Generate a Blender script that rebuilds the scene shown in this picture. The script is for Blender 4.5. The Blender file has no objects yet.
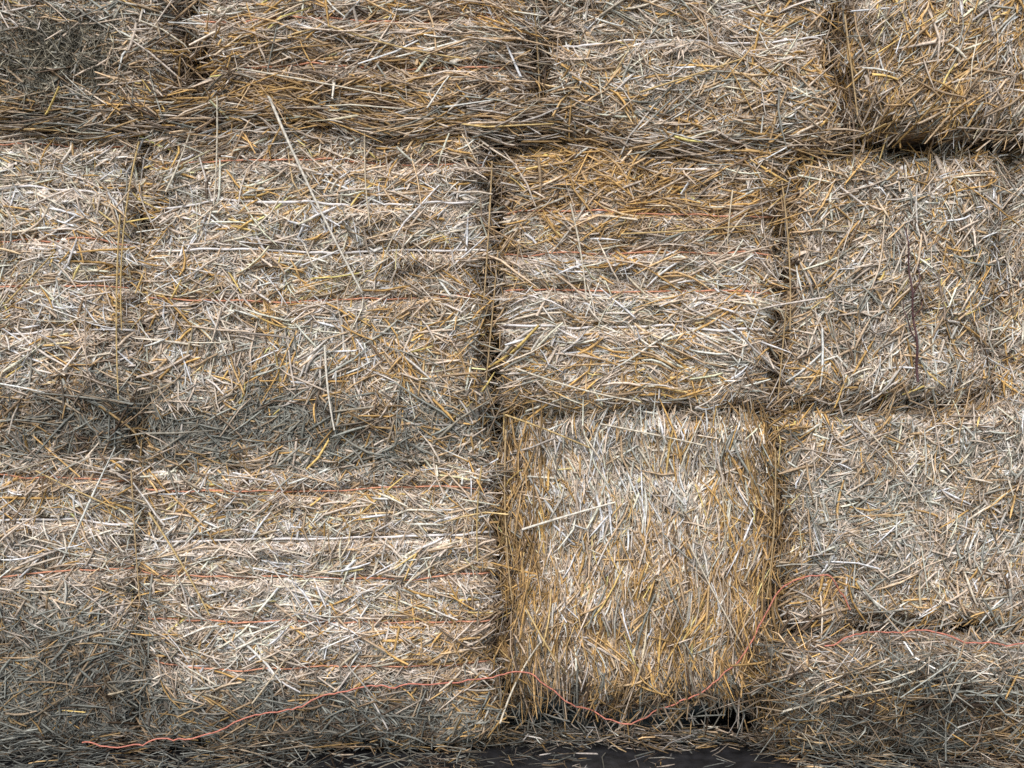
import bpy, math, random
import numpy as np
from mathutils import Vector
rng=np.random.default_rng(11); random.seed(7)
S=0.0025
def X(px): return (px-512)*S
def Z(py): return (750-py)*S
sc=bpy.context.scene
col=sc.collection

# ---------------- noise -----------------
class VN:
    def __init__(s,seed,n=64):
        r=np.random.default_rng(seed); s.g=r.uniform(-1,1,(n,n)); s.n=n
    def __call__(s,x,z,sx,sz=None):
        sz=sz or sx
        x=np.asarray(x)/sx+17.3; z=np.asarray(z)/sz+23.7
        i=np.floor(x).astype(int); j=np.floor(z).astype(int)
        fx=x-i; fz=z-j; fx=fx*fx*(3-2*fx); fz=fz*fz*(3-2*fz)
        g=s.g; n=s.n; i0=i%n; i1=(i+1)%n; j0=j%n; j1=(j+1)%n
        return (g[i0,j0]*(1-fx)+g[i1,j0]*fx)*(1-fz)+(g[i0,j1]*(1-fx)+g[i1,j1]*fx)*fz
N1,N2,N3,N4,N5,N6,N7,N8=[VN(k) for k in (1,2,3,4,5,6,7,8)]
def warp(V):
    """bales slump: their outlines wander a little"""
    V=V.copy(); x,z=V[:,0].copy(),V[:,2].copy(); f=np.clip(z/.15,0,1)
    V[:,0]+=.015*N6(x,z,.17)+.007*N7(x,z,.06)
    V[:,2]+=f*(.012*N7(x,z,.22,.17)+.005*N6(x,z,.06))
    return V

# ---------------- materials -----------------
def straw_mat():
    m=bpy.data.materials.new("straw"); m.use_nodes=True; nt=m.node_tree; b=nt.nodes["Principled BSDF"]
    a=nt.nodes.new("ShaderNodeAttribute"); a.attribute_name="straw_tint"
    tc=nt.nodes.new("ShaderNodeTexCoord")
    n=nt.nodes.new("ShaderNodeTexNoise"); n.inputs["Scale"].default_value=150; n.inputs["Detail"].default_value=2
    nt.links.new(tc.outputs["Object"],n.inputs["Vector"])
    r=nt.nodes.new("ShaderNodeMapRange"); r.inputs[1].default_value=.3; r.inputs[2].default_value=.7
    r.inputs[3].default_value=.62; r.inputs[4].default_value=1.25
    nt.links.new(n.outputs["Fac"],r.inputs[0])
    v=nt.nodes.new("ShaderNodeVectorMath"); v.operation='SCALE'
    nt.links.new(a.outputs["Color"],v.inputs[0]); nt.links.new(r.outputs[0],v.inputs["Scale"])
    nt.links.new(v.outputs[0],b.inputs["Base Color"])
    b.inputs["Roughness"].default_value=.6; b.inputs["Specular IOR Level"].default_value=.3
    return m
def core_mat():
    m=bpy.data.materials.new("packed_straw"); m.use_nodes=True; nt=m.node_tree; b=nt.nodes["Principled BSDF"]
    tc=nt.nodes.new("ShaderNodeTexCoord")
    mp=nt.nodes.new("ShaderNodeMapping"); mp.inputs["Scale"].default_value=(1,1,3)
    n=nt.nodes.new("ShaderNodeTexNoise"); n.inputs["Scale"].default_value=90; n.inputs["Detail"].default_value=6
    nt.links.new(tc.outputs["Object"],mp.inputs[0]); nt.links.new(mp.outputs[0],n.inputs["Vector"])
    c=nt.nodes.new("ShaderNodeValToRGB"); c.color_ramp.elements[0].position=.35; c.color_ramp.elements[0].color=(.13,.09,.055,1)
    c.color_ramp.elements[1].position=.65; c.color_ramp.elements[1].color=(.58,.44,.31,1)
    nt.links.new(n.outputs["Fac"],c.inputs[0]); nt.links.new(c.outputs[0],b.inputs["Base Color"])
    bp=nt.nodes.new("ShaderNodeBump"); bp.inputs["Distance"].default_value=.01
    nt.links.new(n.outputs["Fac"],bp.inputs["Height"]); nt.links.new(bp.outputs[0],b.inputs["Normal"])
    b.inputs["Roughness"].default_value=.9
    return m
def plain_mat(name,c,rough=.6,scale=150,var=.35):
    m=bpy.data.materials.new(name); m.use_nodes=True; nt=m.node_tree; b=nt.nodes["Principled BSDF"]
    tc=nt.nodes.new("ShaderNodeTexCoord")
    n=nt.nodes.new("ShaderNodeTexNoise"); n.inputs["Scale"].default_value=scale; n.inputs["Detail"].default_value=5
    nt.links.new(tc.outputs["Object"],n.inputs["Vector"])
    r=nt.nodes.new("ShaderNodeValToRGB")
    r.color_ramp.elements[0].position=.3; r.color_ramp.elements[1].position=.7
    r.color_ramp.elements[0].color=(*[k*(1-var) for k in c],1); r.color_ramp.elements[1].color=(*[min(1,k*(1+var)) for k in c],1)
    nt.links.new(n.outputs["Fac"],r.inputs[0]); nt.links.new(r.outputs[0],b.inputs["Base Color"])
    bp=nt.nodes.new("ShaderNodeBump"); bp.inputs["Distance"].default_value=.004; bp.inputs["Strength"].default_value=.6
    nt.links.new(n.outputs["Fac"],bp.inputs["Height"]); nt.links.new(bp.outputs[0],b.inputs["Normal"])
    b.inputs["Roughness"].default_value=rough
    return m
M_straw=straw_mat(); M_core=core_mat()
M_orange=plain_mat("orange_twine",(.74,.34,.20)); M_white=plain_mat("white_twine",(.84,.80,.77),.6,150,.15)
M_red=plain_mat("red_twine",(.60,.22,.15)); M_weed=plain_mat("dead_weed",(.09,.04,.04))
M_ground=plain_mat("dark_wet_ground",(.022,.022,.024),.45,30,.6)

# ---------------- colour -----------------
PAL=np.array([(.77,.64,.505),(.88,.805,.72),(.68,.43,.16),(.54,.385,.23),(.38,.385,.33),(.18,.12,.075)])
#            pale          white         gold          tan           grey            brown
PATCH=[(320,425,190,38,4.2,0,-1.6,.3),(130,735,240,55,5.0,0,-2.1,.5),(390,735,130,40,4,0,-1.7,.5),(900,510,100,80,2.2,0,.2,0),  # weathered greys and straw tones; first blob also paints the shaded overhang
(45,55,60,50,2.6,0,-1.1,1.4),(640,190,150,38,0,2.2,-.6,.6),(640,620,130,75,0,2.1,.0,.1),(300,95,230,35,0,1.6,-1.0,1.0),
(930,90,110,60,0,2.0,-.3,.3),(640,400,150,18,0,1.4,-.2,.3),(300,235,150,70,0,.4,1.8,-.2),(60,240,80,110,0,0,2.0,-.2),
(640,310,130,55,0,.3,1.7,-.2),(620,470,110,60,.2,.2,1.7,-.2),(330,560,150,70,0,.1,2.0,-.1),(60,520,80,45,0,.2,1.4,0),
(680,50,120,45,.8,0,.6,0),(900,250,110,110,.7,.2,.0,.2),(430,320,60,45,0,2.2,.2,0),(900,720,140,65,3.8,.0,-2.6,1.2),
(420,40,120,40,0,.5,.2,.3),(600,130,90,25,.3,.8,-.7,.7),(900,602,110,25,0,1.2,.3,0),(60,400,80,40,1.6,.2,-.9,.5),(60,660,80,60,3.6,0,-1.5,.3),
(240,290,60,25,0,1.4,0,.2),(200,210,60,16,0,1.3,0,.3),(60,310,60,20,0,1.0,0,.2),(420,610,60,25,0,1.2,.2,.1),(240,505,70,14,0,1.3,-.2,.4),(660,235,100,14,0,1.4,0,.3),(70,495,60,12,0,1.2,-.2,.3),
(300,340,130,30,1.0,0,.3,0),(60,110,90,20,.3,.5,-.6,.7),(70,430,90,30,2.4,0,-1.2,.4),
(494,300,16,150,0,.5,-1.1,1.3),(138,300,12,170,.3,.3,-.5,.7),(786,300,13,140,0,.9,-.8,1.0),(502,580,22,130,0,1.4,-1.3,1.5),(776,560,20,120,0,1.4,-1.2,1.4),  # these last rows paint joint shade as dark strips, plus brown flank stalks
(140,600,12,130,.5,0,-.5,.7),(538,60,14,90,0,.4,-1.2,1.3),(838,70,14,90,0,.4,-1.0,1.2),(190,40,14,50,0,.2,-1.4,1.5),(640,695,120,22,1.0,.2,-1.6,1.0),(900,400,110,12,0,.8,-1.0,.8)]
def greyness(x,z):
    px=x/S+512; py=750-z/S; w=np.zeros(len(x))
    for cx,cy,rx,ry,g,go,li,da in PATCH:
        if g>1.4: w+=np.exp(-((px-cx)/(rx*1.15))**2-((py-cy)/(ry*1.15))**2)
    return w.clip(0,1)
def tints(x,z,n,bias=None):
    px=x/S+512+9*N3(x,z,.05)+14*N6(x,z,.12); py=750-z/S+8*N2(x,z,.05)+12*N7(x,z,.12)
    w=np.tile(np.array([1.8,.85,.36,.6,.55,.22]),(n,1)); lum=np.ones(n)*1.03
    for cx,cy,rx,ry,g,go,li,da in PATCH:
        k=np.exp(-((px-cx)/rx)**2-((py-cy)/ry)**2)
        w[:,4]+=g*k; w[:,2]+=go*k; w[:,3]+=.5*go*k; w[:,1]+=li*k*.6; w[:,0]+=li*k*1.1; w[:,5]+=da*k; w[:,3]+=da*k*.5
        lum+=(.13 if li>0 else .24)*li*k  # patch lightness goes into the straw tint, painted joint shade included
    nn=N5(x,z,.06); w[:,2]*=1+1.2*nn; w[:,1]*=1-.6*nn
    nn=N4(x+3,z,.1); w[:,4]*=1+.9*nn
    nn=N3(x+5,z,.05); w[:,5]*=1+1.2*nn
    w=np.clip(w,.02,None); c=np.cumsum(w/w.sum(1,keepdims=True),1)
    idx=(rng.random(n)[:,None]>c).sum(1).clip(0,5)
    idx2=(rng.random(n)[:,None]>c).sum(1).clip(0,5)
    t=rng.random(n)[:,None]*.4
    C=PAL[idx]*(1-t)+PAL[idx2]*t
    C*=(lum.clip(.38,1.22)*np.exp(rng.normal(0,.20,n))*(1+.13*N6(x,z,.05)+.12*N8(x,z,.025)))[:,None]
    return np.clip(C,.01,.88)

# ---------------- straw geometry -----------------
def straws(P,D,L,R,C,rings=3,face=False,flmin=.35,flmax=1.,crook=.04):
    """each straw is a 4-sided bent, flattened tube"""
    n=len(P); D=D/np.linalg.norm(D,axis=1,keepdims=True)
    if face: ref=np.array([0,1,0])+rng.normal(0,.35,(n,3))
    else: ref=rng.normal(0,1,(n,3))
    U=np.cross(D,ref); U/=np.linalg.norm(U,axis=1,keepdims=True)+1e-9
    V=np.cross(D,U)
    fl=rng.uniform(flmin,flmax,n); bend=rng.normal(0,.02,n)*L; bu=rng.normal(0,crook,n)*L; kink=rng.uniform(-.25,.25,n)
    vs=[];cs=[]
    ts=np.linspace(-.5,.5,rings)
    g=rng.uniform(-.25,.25,n)
    for k,t in enumerate(ts):
        tt=t+(kink*(0 if k in(0,rings-1) else 1))*(1 if rings==3 else .3)
        c=P+D*(L*tt)[:,None]+(V*(bend*(1-4*t*t))[:,None])+(U*(bu*(1-4*t*t))[:,None])
        e=1 if 0<k<rings-1 else rng.uniform(.3,1.0,n)
        for a in range(4):
            ca,sa=math.cos(a*math.pi/2),math.sin(a*math.pi/2)
            j=0 if 0<k<rings-1 else (rng.uniform(-1.5,1.5,n)*R)
            vs.append(c+U*(R*e*ca)[:,None]+V*(R*fl*e*sa)[:,None]+D*np.broadcast_to(j,(n,))[:,None])
            cs.append(C*(1+g*t*2)[:,None]*(1 if 0<k<rings-1 else .9))
    V_=np.stack(vs,1).reshape(-1,3); C_=np.stack(cs,1).reshape(-1,3)
    q=[]
    for k in range(rings-1):
        for a in range(4):
            q.append((k*4+a,k*4+(a+1)%4,(k+1)*4+(a+1)%4,(k+1)*4+a))
    q=np.array(q); F=(q[None]+(np.arange(n)*4*rings)[:,None,None]).reshape(-1,4)
    return V_,F,C_
def mesh_from(name,parts,wp=False):
    off=0;Vs=[];Fs=[];Cs=[];Ms=[]
    for V,F,C,mi in parts:
        Vs.append(V);Fs.append(F+off);Cs.append(C);Ms.append(np.full(len(F),mi));off+=len(V)
    V=np.concatenate(Vs);F=np.concatenate(Fs);C=np.concatenate(Cs);Mi=np.concatenate(Ms)
    if wp: V=warp(V)
    me=bpy.data.meshes.new(name)
    me.vertices.add(len(V)); me.vertices.foreach_set("co",V.astype(np.float32).ravel())
    me.loops.add(len(F)*4); me.loops.foreach_set("vertex_index",F.astype(np.int32).ravel())
    me.polygons.add(len(F)); me.polygons.foreach_set("loop_start",np.arange(0,len(F)*4,4,dtype=np.int32))
    me.update(calc_edges=True)
    me.polygons.foreach_set("material_index",Mi.astype(np.int32))
    me.polygons.foreach_set("use_smooth",np.ones(len(F),dtype=bool))
    at=me.color_attributes.new("straw_tint",'FLOAT_COLOR','POINT')
    at.data.foreach_set("color",np.concatenate([C,np.ones((len(C),1))],1).astype(np.float32).ravel())
    me.validate(); me.update()
    return me
def tube(pts,rad,sides=6):
    pts=np.array(pts,float); n=len(pts)
    T=np.gradient(pts,axis=0); T/=np.linalg.norm(T,axis=1,keepdims=True)+1e-9
    ref=np.array([0,1,0.]) ; U=np.cross(T,ref); U/=np.linalg.norm(U,axis=1,keepdims=True)+1e-9; W=np.cross(T,U)
    rad=np.broadcast_to(rad,(n,))
    V=np.concatenate([[pts[i]+rad[i]*(U[i]*math.cos(a)+W[i]*math.sin(a)) for a in np.arange(sides)*2*math.pi/sides] for i in range(n)])
    F=np.array([(i*sides+a,i*sides+(a+1)%sides,(i+1)*sides+(a+1)%sides,(i+1)*sides+a) for i in range(n-1) for a in range(sides)])
    return V,F,np.full((len(V),3),.5),0
def add(name,me,mats,parent=None):
    for m in mats: me.materials.append(m)
    o=bpy.data.objects.new(name,me); col.objects.link(o)
    if parent: o.parent=parent
    return o

# ---------------- bales -----------------
O,Wt='o','w'
# x0,x1,y0,y1, forward, base angle, spread, (rim radius sides,bottom,top), long factor, twines, label
B=[
(-190,182,-190,118,.025,0,42,(.07,.025,.07),1.1,[],"dull brown straw bale with a dark matted weedy patch"),
(198,534,-190,124,.035,0,30,(.07,.025,.07),1.35,[(22,O),(68,O)],"wide brown straw bale with long flat stalks"),
(544,833,-190,142,.02,0,50,(.06,.03,.07),1.0,[(-30,Wt),(40,Wt)],"grey-gold straw bale resting on another bale"),
(844,1150,-190,131,.06,70,45,(.06,.06,.07),1.05,[],"ochre straw bale with drooping stalks above a dark gap"),
(-210,133,121,456,.0,0,55,(.04,.02,.03),.9,[(141,O),(190,Wt),(240,O),(288,O),(332,Wt)],"pale straw bale with orange and white twine"),
(141,487,125,463,.012,0,58,(.045,.02,.03),.95,[(162,O),(204,Wt),(248,Wt),(300,O)],"pale golden straw bale with white twine and sagging grey underside"),
(503,781,147,414,.01,0,40,(.045,.05,.03),1.0,[(213,O),(254,O),(292,O),(328,Wt)],"golden straw bale with flattened horizontal stalks and twine"),
(789,1004,147,401,.0,60,65,(.045,.055,.06),.85,[],"grey-brown straw bale with short tangled stalks"),
(1010,1240,144,430,-.03,60,50,(.06,.07,.06),.95,[],"brown straw bale beside a tangled grey one"),
(-210,136,458,752,.015,0,57,(.04,.04,.025),.85,[(478,O),(521,Wt),(572,O)],"weathered straw bale with white twine, grey at its foot"),
(143,496,465,750,.025,0,55,(.045,.05,.025),.85,[(487,O),(536,Wt),(577,O),(621,O),(666,O)],"pale straw bale bound with five strands of twine"),
(505,774,419,708,-.008,90,27,(.04,.05,.03),1.05,[],"golden straw bale with upright stalks above black ground"),
(782,1040,409,628,.01,60,65,(.045,.05,.04),.75,[],"grey-white straw bale of short chopped stalks"),
(1048,1260,434,628,.0,60,60,(.06,.06,.06),.8,[],"grey-white straw bale of short chopped stalks"),
(770,1250,642,790,.09,0,60,(.07,.05,.08),1.05,[],"dark grey-green tangled straw bale under a heavier one"),
]
class Bale:
    def __init__(s,b,k):
        s.x0,s.x1,s.z1,s.z0=X(b[0]),X(b[1]),Z(b[2]),Z(b[3]); s.z0=max(s.z0,-.0)
        s.f=b[4]; s.k=k; s.tw=[(Z(p),c) for p,c in b[9]]; s.r=b[7]
    def tz(s,tz,x): return tz+.002*N3(x,np.asarray(x)*0+tz,.05)+.004*N8(x,np.asarray(x)*0+tz*5,.3)
    def h(s,x,z,core=False):
        R=.08; rs,rb,rt=s.r
        wob=.018*N2(x+s.k,z,.05)-.004
        dx=(np.minimum(x-s.x0,s.x1-x)+wob)*R/rs
        dz=np.minimum((z-s.z0+wob)*R/rb,(s.z1-z+wob)*R/rt)
        dx=np.clip(dx,0,R); dz=np.clip(dz,0,R)
        rec=np.hypot(R-dx,R-dz); rec=np.clip(rec,0,R); rec=R-np.sqrt(R*R-rec*rec)
        rmax=np.where(R-dx>R-dz,rs,np.where(z-s.z0<s.z1-z,rb,rt))
        k=s.k*1.7
        h=.017*N1(x+k,z,.25,.16)+.006*N2(x+k,z,.08,.045)+.004*N3(x,z+k,.03)
        h=h-(.016 if s.k!=14 else .04)*np.clip(N8(x+k,z,.035,.02)-.35,0,1)          # small pits between wads
        for tz,c in s.tw:
            u=(z-s.tz(tz,x)); am=np.clip((.75 if c==O else .95)+.8*N7(x+k,z*0+tz*3,.13),.1,1.4)
            h=h-.010*am*np.exp(-np.abs(u/.009)**1.5)
            h=h+.009*am*np.exp(-((u+.028)/.015)**2)
        return s.f+h-rec*rmax/R*1.1
bales=[Bale(b,k) for k,b in enumerate(B)]
def surf_y(x,z,rad=.0):
    best=-.4
    for b in bales:
        for ox in (-rad,0,rad):
            for oz in (-rad,0,rad):
                xx,zz=x+ox,z+oz
                if b.x0<=xx<=b.x1 and b.z0<=zz<=b.z1:
                    best=max(best,float(b.h(np.array(xx),np.array(zz))))
    return -best
DEN=0.44
for b,spec in zip(bales,B):
    w,hh=b.x1-b.x0,b.z1-b.z0
    nx,nz=70,90
    gx,gz=np.meshgrid(np.linspace(b.x0,b.x1,nx),np.linspace(b.z0,b.z1,nz),indexing='ij')
    gy=-(b.h(gx,gz)-.004)
    V=np.stack([gx,gy,gz],-1).reshape(-1,3)
    F=[(i*nz+j,(i+1)*nz+j,(i+1)*nz+j+1,i*nz+j+1) for i in range(nx-1) for j in range(nz-1)]
    ring=[i*nz for i in range(nx)]+[(nx-1)*nz+j for j in range(1,nz)]+[i*nz+nz-1 for i in range(nx-2,-1,-1)]+[j for j in range(nz-2,0,-1)]
    m=len(ring); prev=ring
    cxm,czm=(b.x0+b.x1)/2,(b.z0+b.z1)/2
    for yy,ex in ((.18,.003),(.32,.024),(.85,.024)):      # flanks swell until neighbours touch
        base=len(V); bk=V[ring].copy(); bk[:,1]=yy
        bk[:,0]=cxm+(bk[:,0]-cxm)*(1+2*ex/w); bk[:,2]=np.maximum(czm+(bk[:,2]-czm)*(1+2*ex/hh),b.z0 if b.z0<.06 else -1)
        V=np.concatenate([V,bk])
        for a in range(m):
            c=(a+1)%m; F.append((prev[a],base+a,base+c,prev[c]))
        prev=[base+a for a in range(m)]
    base=len(V)
    V=np.concatenate([V,[[b.x0-.02,.851,b.z0],[b.x1+.02,.851,b.z0],[b.x1+.02,.851,b.z1+.02],[b.x0-.02,.851,b.z1+.02]]])
    F.append((base,base+3,base+2,base+1))
    parts=[(V,np.array(F),np.full((len(V),3),.2),1)]
    # --- straw on the face: 0 fine chaff, 1 flakes, 2 medium, 3 long stalks
    area=(w*hh)/(S*S); n=int(area*DEN)
    for kd,frac in ((0,.43),(1,.33),(2,.19),(3,.045)):
        m_=int(n*frac)
        x=rng.uniform(b.x0-.003,b.x1+.003,m_); z=rng.uniform(b.z0-.003,b.z1+.003,m_)
        x=x+.012*N2(x,z,.05); z=z+.012*N3(x,z,.05)
        z=np.clip(z,max(b.z0-.012,.004),None)
        q=rng.random(m_)
        if kd==0:
            L=rng.lognormal(math.log(.015),.5,m_); Rr=rng.uniform(.0005,.0014,m_); off=-.002+q*.012
        elif kd==1:
            L=rng.lognormal(math.log(.020),.55,m_); Rr=rng.lognormal(math.log(.0023),.45,m_).clip(.0009,.007); off=-.003+q*.010
        elif kd==2:
            L=rng.lognormal(math.log(.038),.5,m_); Rr=rng.lognormal(math.log(.0017),.35,m_).clip(.0008,.0035); off=-.002+q*.012
        else:
            L=rng.lognormal(math.log(.085),.45,m_); Rr=rng.uniform(.0015,.0033,m_); off=.002+.013*q**1.4
        L=np.clip(L*spec[8],.007,.34)
        ang=np.radians(spec[5]+spec[6]*((1.3,1.3,.95,.65)[kd]*rng.normal(0,1,m_)+.9*N4(x+b.k,z,.09)))
        ang=np.where(rng.random(m_)<.15,rng.uniform(0,3.14,m_),ang)
        tilt=rng.normal(0,(.14,.09,.06,.04)[kd],m_)
        e=.012
        dhx=(b.h(x+e,z)-b.h(x-e,z))/(2*e); dhz=(b.h(x,z+e)-b.h(x,z-e))/(2*e)
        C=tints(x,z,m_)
        for tz,c in b.tw:
            u=z-b.tz(tz,x); am=np.clip((.75 if c==O else .95)+.8*N7(x+b.k*1.7,z*0+tz*3,.13),.1,1.2)
            near=(np.abs(u)<.012)&(rng.random(m_)<.55+.5*am)
            off=np.where(near,-.003+off*.22,off)
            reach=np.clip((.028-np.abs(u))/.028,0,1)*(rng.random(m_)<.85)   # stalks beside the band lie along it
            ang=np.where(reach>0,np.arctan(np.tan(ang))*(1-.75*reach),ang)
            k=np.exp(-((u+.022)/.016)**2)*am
            C=np.clip(C*(1-.38*k[:,None])+np.array([[.87,.71,.56]])*.38*k[:,None],0,.88)  # paints the light caught by the bulge below the string into the straw
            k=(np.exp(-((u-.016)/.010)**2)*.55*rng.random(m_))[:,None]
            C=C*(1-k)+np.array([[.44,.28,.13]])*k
        cx_,cz_=np.cos(ang),np.sin(ang)
        sl=np.clip(dhx*cx_+dhz*cz_,-1.2,1.2)*.85
        D=np.stack([cx_,-(sl+tilt),cz_],1)
        if kd<2: C=C*.75+C.mean(1,keepdims=True)*np.array([[1.12,.985,.87]])*.25
        else:
            g=rng.random(m_)<(.08+.15*N5(x,z,.09))*(1-.9*greyness(x,z))
            C[g]=np.array([.72,.45,.16])*np.exp(rng.normal(0,.22,(g.sum(),1)))
            C=np.clip(C,0,.88)
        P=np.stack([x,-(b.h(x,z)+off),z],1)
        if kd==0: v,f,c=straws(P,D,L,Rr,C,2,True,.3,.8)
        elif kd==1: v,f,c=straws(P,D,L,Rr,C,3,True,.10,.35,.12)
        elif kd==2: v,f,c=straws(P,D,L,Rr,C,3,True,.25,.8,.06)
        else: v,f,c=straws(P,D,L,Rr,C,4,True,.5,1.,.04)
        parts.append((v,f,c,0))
    # --- straws on the flanks (inside the gaps)
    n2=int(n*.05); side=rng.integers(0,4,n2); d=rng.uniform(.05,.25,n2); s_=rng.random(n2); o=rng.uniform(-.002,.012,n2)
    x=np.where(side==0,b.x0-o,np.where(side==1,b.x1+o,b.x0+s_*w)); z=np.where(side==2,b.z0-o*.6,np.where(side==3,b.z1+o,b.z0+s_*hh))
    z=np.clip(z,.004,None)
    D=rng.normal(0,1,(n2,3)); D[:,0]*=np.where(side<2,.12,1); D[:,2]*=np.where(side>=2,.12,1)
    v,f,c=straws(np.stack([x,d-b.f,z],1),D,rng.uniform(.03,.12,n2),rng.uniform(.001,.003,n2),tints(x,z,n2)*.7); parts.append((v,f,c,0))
    # --- frayed stalks sticking out of the rim, in tufts
    n3=int((w+hh)*2/.0018); t=rng.random(n3); side=rng.integers(0,4,n3)
    ins=np.abs(rng.normal(0,.024,n3))-.010
    x=np.where(side==0,b.x0+ins,np.where(side==1,b.x1-ins,b.x0+t*w)); z=np.where(side==2,b.z0+ins,np.where(side==3,b.z1-ins,b.z0+t*hh))
    ok=rng.random(n3)<.55+1.0*N7(x*1.0,z,.055); x,z,side=x[ok],z[ok],side[ok]; n3=len(x)
    y=-(b.h(np.clip(x,b.x0+.025,b.x1-.025),np.clip(z,b.z0+.02,b.z1-.02))-rng.uniform(-.008,.030,n3))
    ang=np.where(side<2,rng.normal(0,.8,n3)+np.where(rng.random(n3)<.5,1.57,0),rng.normal(0,.5,n3)+math.radians(spec[5])*.6)
    D=np.stack([np.cos(ang),rng.normal(0,.2,n3),np.sin(ang)],1)
    P=np.stack([x,y,np.clip(z,.01,None)],1); C=tints(x,z,n3)*.85
    v,f,c=straws(P,D,rng.lognormal(math.log(.065),.45,n3).clip(.02,.2),rng.uniform(.001,.003,n3),C,3,False,.35,1,.07); parts.append((v,f,c,0))
    # --- matted stalks sagging over the joint underneath the top row
    if b.k in (0,1,2):
        n6=int(w*1300); x=rng.uniform(b.x0-.02,b.x1+.02,n6); z=b.z0+rng.normal(.008,.028,n6)
        y=-(b.f+rng.uniform(-.03,.016,n6)-np.clip(b.z0-z,0,1)*.35); a=rng.normal(0,.26,n6)+.35*N4(x,z,.1)
        D=np.stack([np.cos(a),rng.normal(0,.08,n6),np.sin(a)],1)
        ok=rng.random(n6)<.75+.5*N8(x,z*0,.08); x,y,z,D=x[ok],y[ok],z[ok],D[ok]; n6=len(x)
        v,f,c=straws(np.stack([x,y,z],1),D,rng.lognormal(math.log(.09),.45,n6).clip(.03,.26),rng.uniform(.001,.003,n6),tints(x,z,n6)*.85,3,True); parts.append((v,f,c,0))
    # --- whiskers
    n4=int(n*.003); x=rng.uniform(b.x0+.03,b.x1-.03,n4); z=rng.uniform(b.z0+.03,b.z1-.03,n4)
    y=-(b.h(x,z)+.012); D=np.stack([rng.normal(0,1,n4),-np.abs(rng.normal(.25,.2,n4)),rng.normal(-.2,.8,n4)],1)
    v,f,c=straws(np.stack([x,y,z],1),D,rng.uniform(.03,.08,n4),rng.uniform(.0007,.0014,n4),tints(x,z,n4)*.85); parts.append((v,f,c,0))
    if b.k==14:
        n5=1300; x=rng.uniform(b.x0,X(1060),n5); z=rng.uniform(.02,b.z1-.01,n5); a=rng.normal(0,.8,n5)
        y=-(b.h(x,z)+rng.uniform(0,.04,n5)); D=np.stack([np.cos(a),rng.normal(0,.3,n5),np.sin(a)],1)
        v,f,c=straws(np.stack([x,y,z],1),D,rng.lognormal(math.log(.075),.5,n5).clip(.02,.24),rng.uniform(.0008,.0026,n5),tints(x,z,n5)*rng.uniform(.3,1.9,(n5,1)),3,False,.35,1,.08); parts.append((v,f,c,0))
    if b.k==11:
        n5=240; x=rng.uniform(b.x0+.01,b.x1-.01,n5); z=rng.uniform(.04,.14,n5)
        y=.02-rng.uniform(-.03,.05,n5); a=rng.normal(1.57,1.0,n5)
        D=np.stack([np.cos(a),rng.normal(-.1,.3,n5),np.sin(a)],1)
        v,f,c=straws(np.stack([x,y,z],1),D,rng.uniform(.02,.09,n5),rng.uniform(.001,.0028,n5),tints(x,z,n5)*.55); parts.append((v,f,c,0))
        n5=900; sd=rng.random(n5); x=np.where(sd<.42,b.x0-.01+np.abs(rng.normal(0,.075,n5)),np.where(sd<.8,b.x1+.01-np.abs(rng.normal(0,.06,n5)),rng.uniform(b.x0+.05,b.x1-.05,n5))); z=np.where(sd<.8,rng.uniform(b.z0+.03,b.z1-.02,n5),rng.uniform(b.z0+.03,b.z0+.42,n5))
        y=-(b.h(x.clip(b.x0+.02,b.x1-.02),z)+rng.uniform(-.012,.016,n5)); a=rng.normal(1.57,.27,n5)
        D=np.stack([np.cos(a),rng.normal(0,.06,n5),np.sin(a)],1)
        C=np.array([(.43,.28,.125)])*np.exp(rng.normal(0,.45,n5))[:,None]
        v,f,c=straws(np.stack([x,y,z],1),D,rng.uniform(.04,.22,n5),rng.uniform(.0013,.003,n5),C.clip(0,.85),4,False,.4,1,.06); parts.append((v,f,c,0))
    me=mesh_from("straw_bale",parts,True)
    o=add("straw_bale",me,[M_straw,M_core])
    o["label"]=spec[10]; o["category"]="straw bale"; o["group"]="straw bales stacked in a wall"
    for tz,c in b.tw:
        xs=np.linspace(b.x0+.002,b.x1-.002,110); zs=b.tz(tz,xs)
        ys=-(b.h(xs,zs)+(.0105 if c==O else .0135)+.005*N2(xs,zs*0+tz*3,.06))
        pts=np.stack([xs,ys,zs],1)
        pts=np.concatenate([[[b.x0-.004,.3,tz]],pts,[[b.x1+.004,.3,tz]]])
        v,f,cc,mi=tube(pts,.0019 if c==O else .0030)
        tm=mesh_from("twine",[(v,f,cc,0)],True)
        t=add("twine",tm,[M_orange if c==O else M_white],o)
        t["label"]="faded orange baling twine" if c==O else "white baling twine"

# ---------------- loose stalks -----------------
ST=[(272,100,362,292,4.0),(121,215,118,400,2.6),(137,140,120,330,2.6),(325,345,335,430,3.4),(522,530,616,503,3.6),(570,205,586,300,2.8),
(366,120,372,228,2.4),(221,100,214,205,2.6),(733,190,727,245,2.4),(482,465,478,560,2.4),(166,192,196,108,3),(5,303,58,252,2.6),
(150,512,214,612,3),(600,424,706,446,2.8),(500,722,540,642,3),(775,702,852,676,3),(598,760,690,716,3),(828,150,880,128,2.8),
(640,92,742,60,2.8),(330,30,466,62,2.8),(240,72,400,100,2.8),(620,235,760,225,2.4),(505,415,590,448,2.8),(515,368,640,402,3),
(40,470,120,508,2.4),(255,700,300,640,2.4),(828,690,960,660,2.6),(690,545,740,640,2.6),(520,600,590,720,2.6),(860,420,930,510,2.2),
(492,160,484,300,2.6),(498,250,486,380,2.4),(783,180,790,330,2.6),(786,300,780,400,2.4),(132,470,142,600,2.4),(776,450,768,600,2.6),(506,430,512,600,2.8),(840,20,852,120,2.8),(534,10,540,110,2.6)]
lab="long pale straw stalk lying across the bales"
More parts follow.
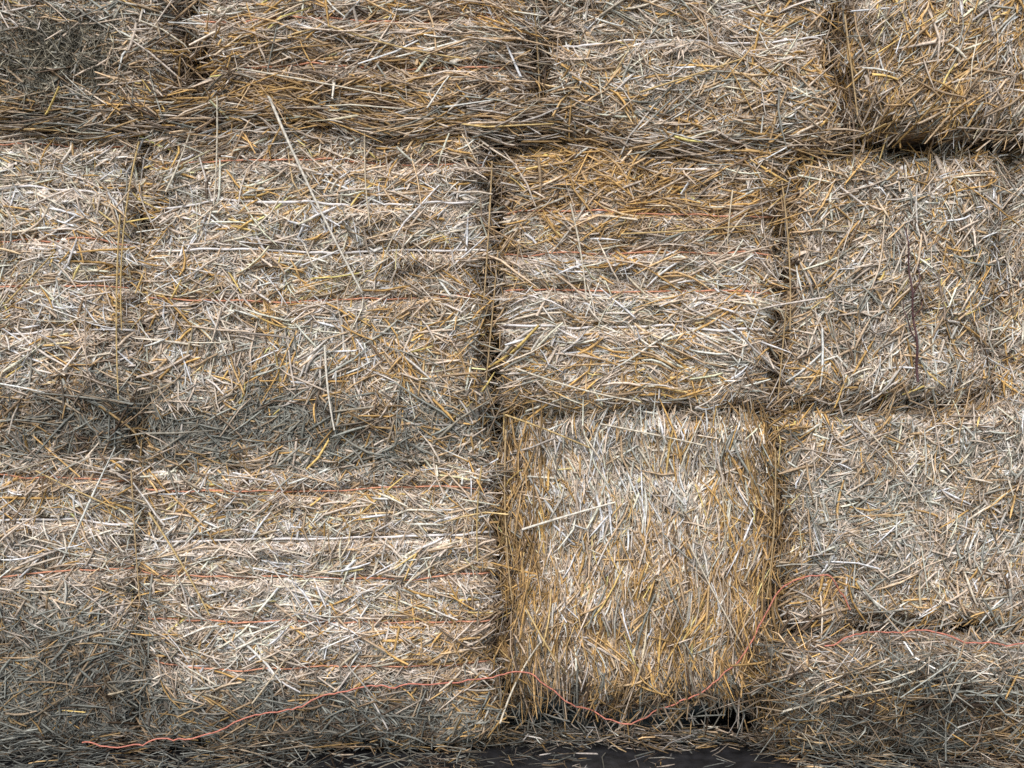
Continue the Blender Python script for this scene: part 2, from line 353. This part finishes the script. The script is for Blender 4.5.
for k,(x0,y0,x1,y1,r) in enumerate(ST):
    a=[];m=9
    ln=math.hypot(x1-x0,y1-y0)
    bd=random.uniform(-.03,.03)*ln
    for i in range(m):
        t=i/(m-1); bx=4*t*(1-t)*bd
        px=x0+(x1-x0)*t+bx*(y1-y0)/ln; py=y0+(y1-y0)*t-bx*(x1-x0)/ln
        a.append([X(px),0,max(Z(py),.008)])
    a=np.array(a); ys=np.array([surf_y(p[0],p[2],.02) for p in a])
    ys=np.polyval(np.polyfit(np.arange(m),ys,2),np.arange(m)); ys-= .032 if k==0 else .021
    a[:,1]=ys
    rr=r*.0009*np.linspace(1,.7,m)
    v,f,c,_=tube(a,rr); c[:]=np.array((.80,.74,.62) if k in (0,3,4) else (.5,.36,.19) if k>=30 else random.choice([(.75,.67,.52),(.68,.57,.40),(.62,.45,.2)]))
    o=add("straw_stalk",mesh_from("straw_stalk",[(v,f,c,0)]),[M_straw])
    o["label"]="long brown straw stalk hanging along a bale joint" if k>=30 else lab; o["category"]="straw stalk"; o["group"]="long stray stalks on the bales"

# ---------------- loose red twine -----------------
def smooth_path(pts,n):
    pts=np.array(pts,float); P=np.vstack([2*pts[0]-pts[1],pts,2*pts[-1]-pts[-2]]); out=[]
    for i in range(1,len(P)-2):
        for t in np.linspace(0,1,n,endpoint=False):
            p0,p1,p2,p3=P[i-1:i+3]
            out.append(.5*((2*p1)+(-p0+p2)*t+(2*p0-5*p1+4*p2-p3)*t*t+(-p0+3*p1-3*p2+p3)*t**3))
    out.append(pts[-1]); return np.array(out)
def loose_twine(pp,label):
    q=smooth_path(pp,10); xs=(q[:,0]-512)*S; zs=np.maximum((750-q[:,1])*S,.006)
    ys=np.array([surf_y(a,c,.03) for a,c in zip(xs,zs)])
    ys=np.where(ys>.1,-.05,ys)
    k=np.ones(9)/9; ys=np.convolve(np.pad(ys,4,mode='edge'),k,'valid')-.0195+.007*N2(xs,zs,.05)
    foot=np.clip((.10-zs)/.07,0,1)*(xs<X(480)); ys=ys*(1-foot)+foot*np.minimum(ys,-.118); zs=zs+foot*.035
    zs=zs+.005*N3(xs,zs,.04)+.003*N2(xs,zs,.015)
    v,f,c,_=tube(np.stack([xs,ys,zs],1),.0018)
    o=add("loose_twine",mesh_from("loose_twine",[(v,f,c,0)]),[M_red]); o["label"]=label; o["category"]="twine"
    o["group"]="slack lengths of red twine"
loose_twine([(98,744),(128,748),(170,741),(222,734),(250,716),(300,703),(345,688),(392,682),(440,681),(485,678),(520,673),(540,682),(565,700),(592,715),(630,721),(665,713),(700,697),(728,676),(748,650),(760,628),(775,600),(792,582),(812,574),(830,578),(842,594),(852,612)],"slack red baling twine looping along the foot of the bales")
loose_twine([(818,640),(850,634),(890,632),(930,630),(960,637),(1000,640),(1040,630)],"slack red baling twine lying along the gap between bales")

# ---------------- dead weed stem -----------------
parts=[]
def stem(p,r0,r1):
    q=smooth_path(p,5); xs=X(q[:,0]); zs=Z(q[:,1]); ys=np.full(len(xs),surf_y(X(908),Z(300),.03)-.022)+.006*np.sin(np.arange(len(xs)))
    v,f,c,_=tube(np.stack([xs,ys,zs],1),np.linspace(r0,r1,len(xs))); parts.append((v,f,c,0))
stem([(917,382),(915,340),(911,300),(908,262),(905,228)],.0036,.0016)
for p in ([(915,340),(905,318),(902,300)],[(911,300),(918,280),(918,262)],[(912,318),(920,308),(922,298)]): stem(p,.002,.001)
o=add("dead_weed",mesh_from("dead_weed",parts),[M_weed]); o["label"]="dark dried weed stem caught in the straw"; o["category"]="weed"
n=2600; r_=rng.normal(0,1,(n,2)); x=X(50)+r_[:,0]*.095; z=Z(56)+r_[:,1]*.065
ok=N8(x,z,.045)+.35*rng.normal(0,1,n)>-.1; x,z,r_=x[ok],z[ok],r_[ok]; n=len(x)
y=-(bales[0].h(x,z)+.004+.014*rng.random(n))
D=rng.normal(0,1,(n,3))*np.array([1,.2,1]); C=np.array([(.22,.20,.15)])*np.exp(rng.normal(0,.55,n))[:,None]
v,f,c=straws(np.stack([x,y,z],1),D,rng.lognormal(math.log(.035),.4,n),rng.uniform(.0006,.0017,n),C,3,False,.35,1,.15)
o=add("matted_weed",mesh_from("matted_weed",[(v,f,c,0)]),[M_straw]); o["label"]="matted dark grey-green clump of dead weed"; o["category"]="weed"

# ---------------- ground -----------------
n=160
gx,gy=np.meshgrid(np.concatenate([[-12,-6],np.linspace(-2.5,2.5,n),[6,12]]),np.concatenate([[-12,-5],np.linspace(-1.2,1.2,90),[5,12]]),indexing='ij')
gz=.006*N1(gx,gy,.12)-.008+.003*N2(gx,gy,.04); gz=np.where((np.abs(gx)>2.4)|(np.abs(gy)>1.1),-.008,gz)
V=np.stack([gx,gy,gz],-1).reshape(-1,3); a,b_=gx.shape
F=np.array([(i*b_+j,(i+1)*b_+j,(i+1)*b_+j+1,i*b_+j+1) for i in range(a-1) for j in range(b_-1)])
g=add("ground",mesh_from("ground",[(V,F,np.full((len(V),3),.1),0)]),[M_ground]); g["kind"]="structure"; g["label"]="dark damp ground at the foot of the bales"
n=16000
x=rng.uniform(-1.9,1.9,n); y=.08-np.abs(rng.normal(0,.18,n)); px=x/S+512+25*N8(x,y,.05)
mid=.09+.14*N1(x,y,.06)+.5*np.exp(-((y-.02)/.05)**2)
keep=(rng.random(n)<np.where(px>775,.8,np.where(px<330,.8,np.where(px<480,.38+.35*N1(x,y,.08),mid))))
x,y=x[keep],y[keep]; n=len(x); px=x/S+512
pile=np.where(px<400,.05,np.where(px>770,.03,.028))*np.exp((y+.07)/.06).clip(0,1)
z=.004+rng.random(n)*pile
ang=rng.normal(0,1.0,n)
D=np.stack([np.cos(ang),np.sin(ang),rng.normal(0,.15,n)],1)
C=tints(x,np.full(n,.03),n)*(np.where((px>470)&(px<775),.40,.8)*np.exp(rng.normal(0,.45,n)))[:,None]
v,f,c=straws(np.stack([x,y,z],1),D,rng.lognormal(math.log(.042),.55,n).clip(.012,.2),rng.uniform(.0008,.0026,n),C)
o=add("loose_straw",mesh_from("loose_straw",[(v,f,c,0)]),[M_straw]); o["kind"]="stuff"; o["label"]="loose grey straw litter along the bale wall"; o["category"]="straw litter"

# ---------------- camera, light -----------------
cam=bpy.data.cameras.new("camera"); co=bpy.data.objects.new("camera",cam); col.objects.link(co)
dist=2.4; co.location=(0,-dist-.03,Z(384)); co.rotation_euler=(math.radians(90),0,0); cam.lens=36*dist/2.56; cam.clip_end=100
sc.camera=co
w=bpy.data.worlds.new("World"); sc.world=w; w.use_nodes=True; nt=w.node_tree; bg=nt.nodes["Background"]
sk=nt.nodes.new("ShaderNodeTexSky"); sk.sky_type='NISHITA'; sk.sun_disc=False
el,az=math.radians(46),math.radians(195)
sk.sun_elevation=el; sk.sun_rotation=az; nt.links.new(sk.outputs[0],bg.inputs[0]); bg.inputs[1].default_value=.15
sl=bpy.data.lights.new("sun",'SUN'); sl.energy=3.2; sl.angle=math.radians(40); sl.color=(1,.92,.85)
so=bpy.data.objects.new("sun",sl); col.objects.link(so)
d=Vector((math.sin(az)*math.cos(el),math.cos(az)*math.cos(el),math.sin(el)))
so.rotation_euler=d.to_track_quat('Z','Y').to_euler()
sc.view_settings.view_transform='Standard'; sc.view_settings.look='None'; sc.view_settings.exposure=0
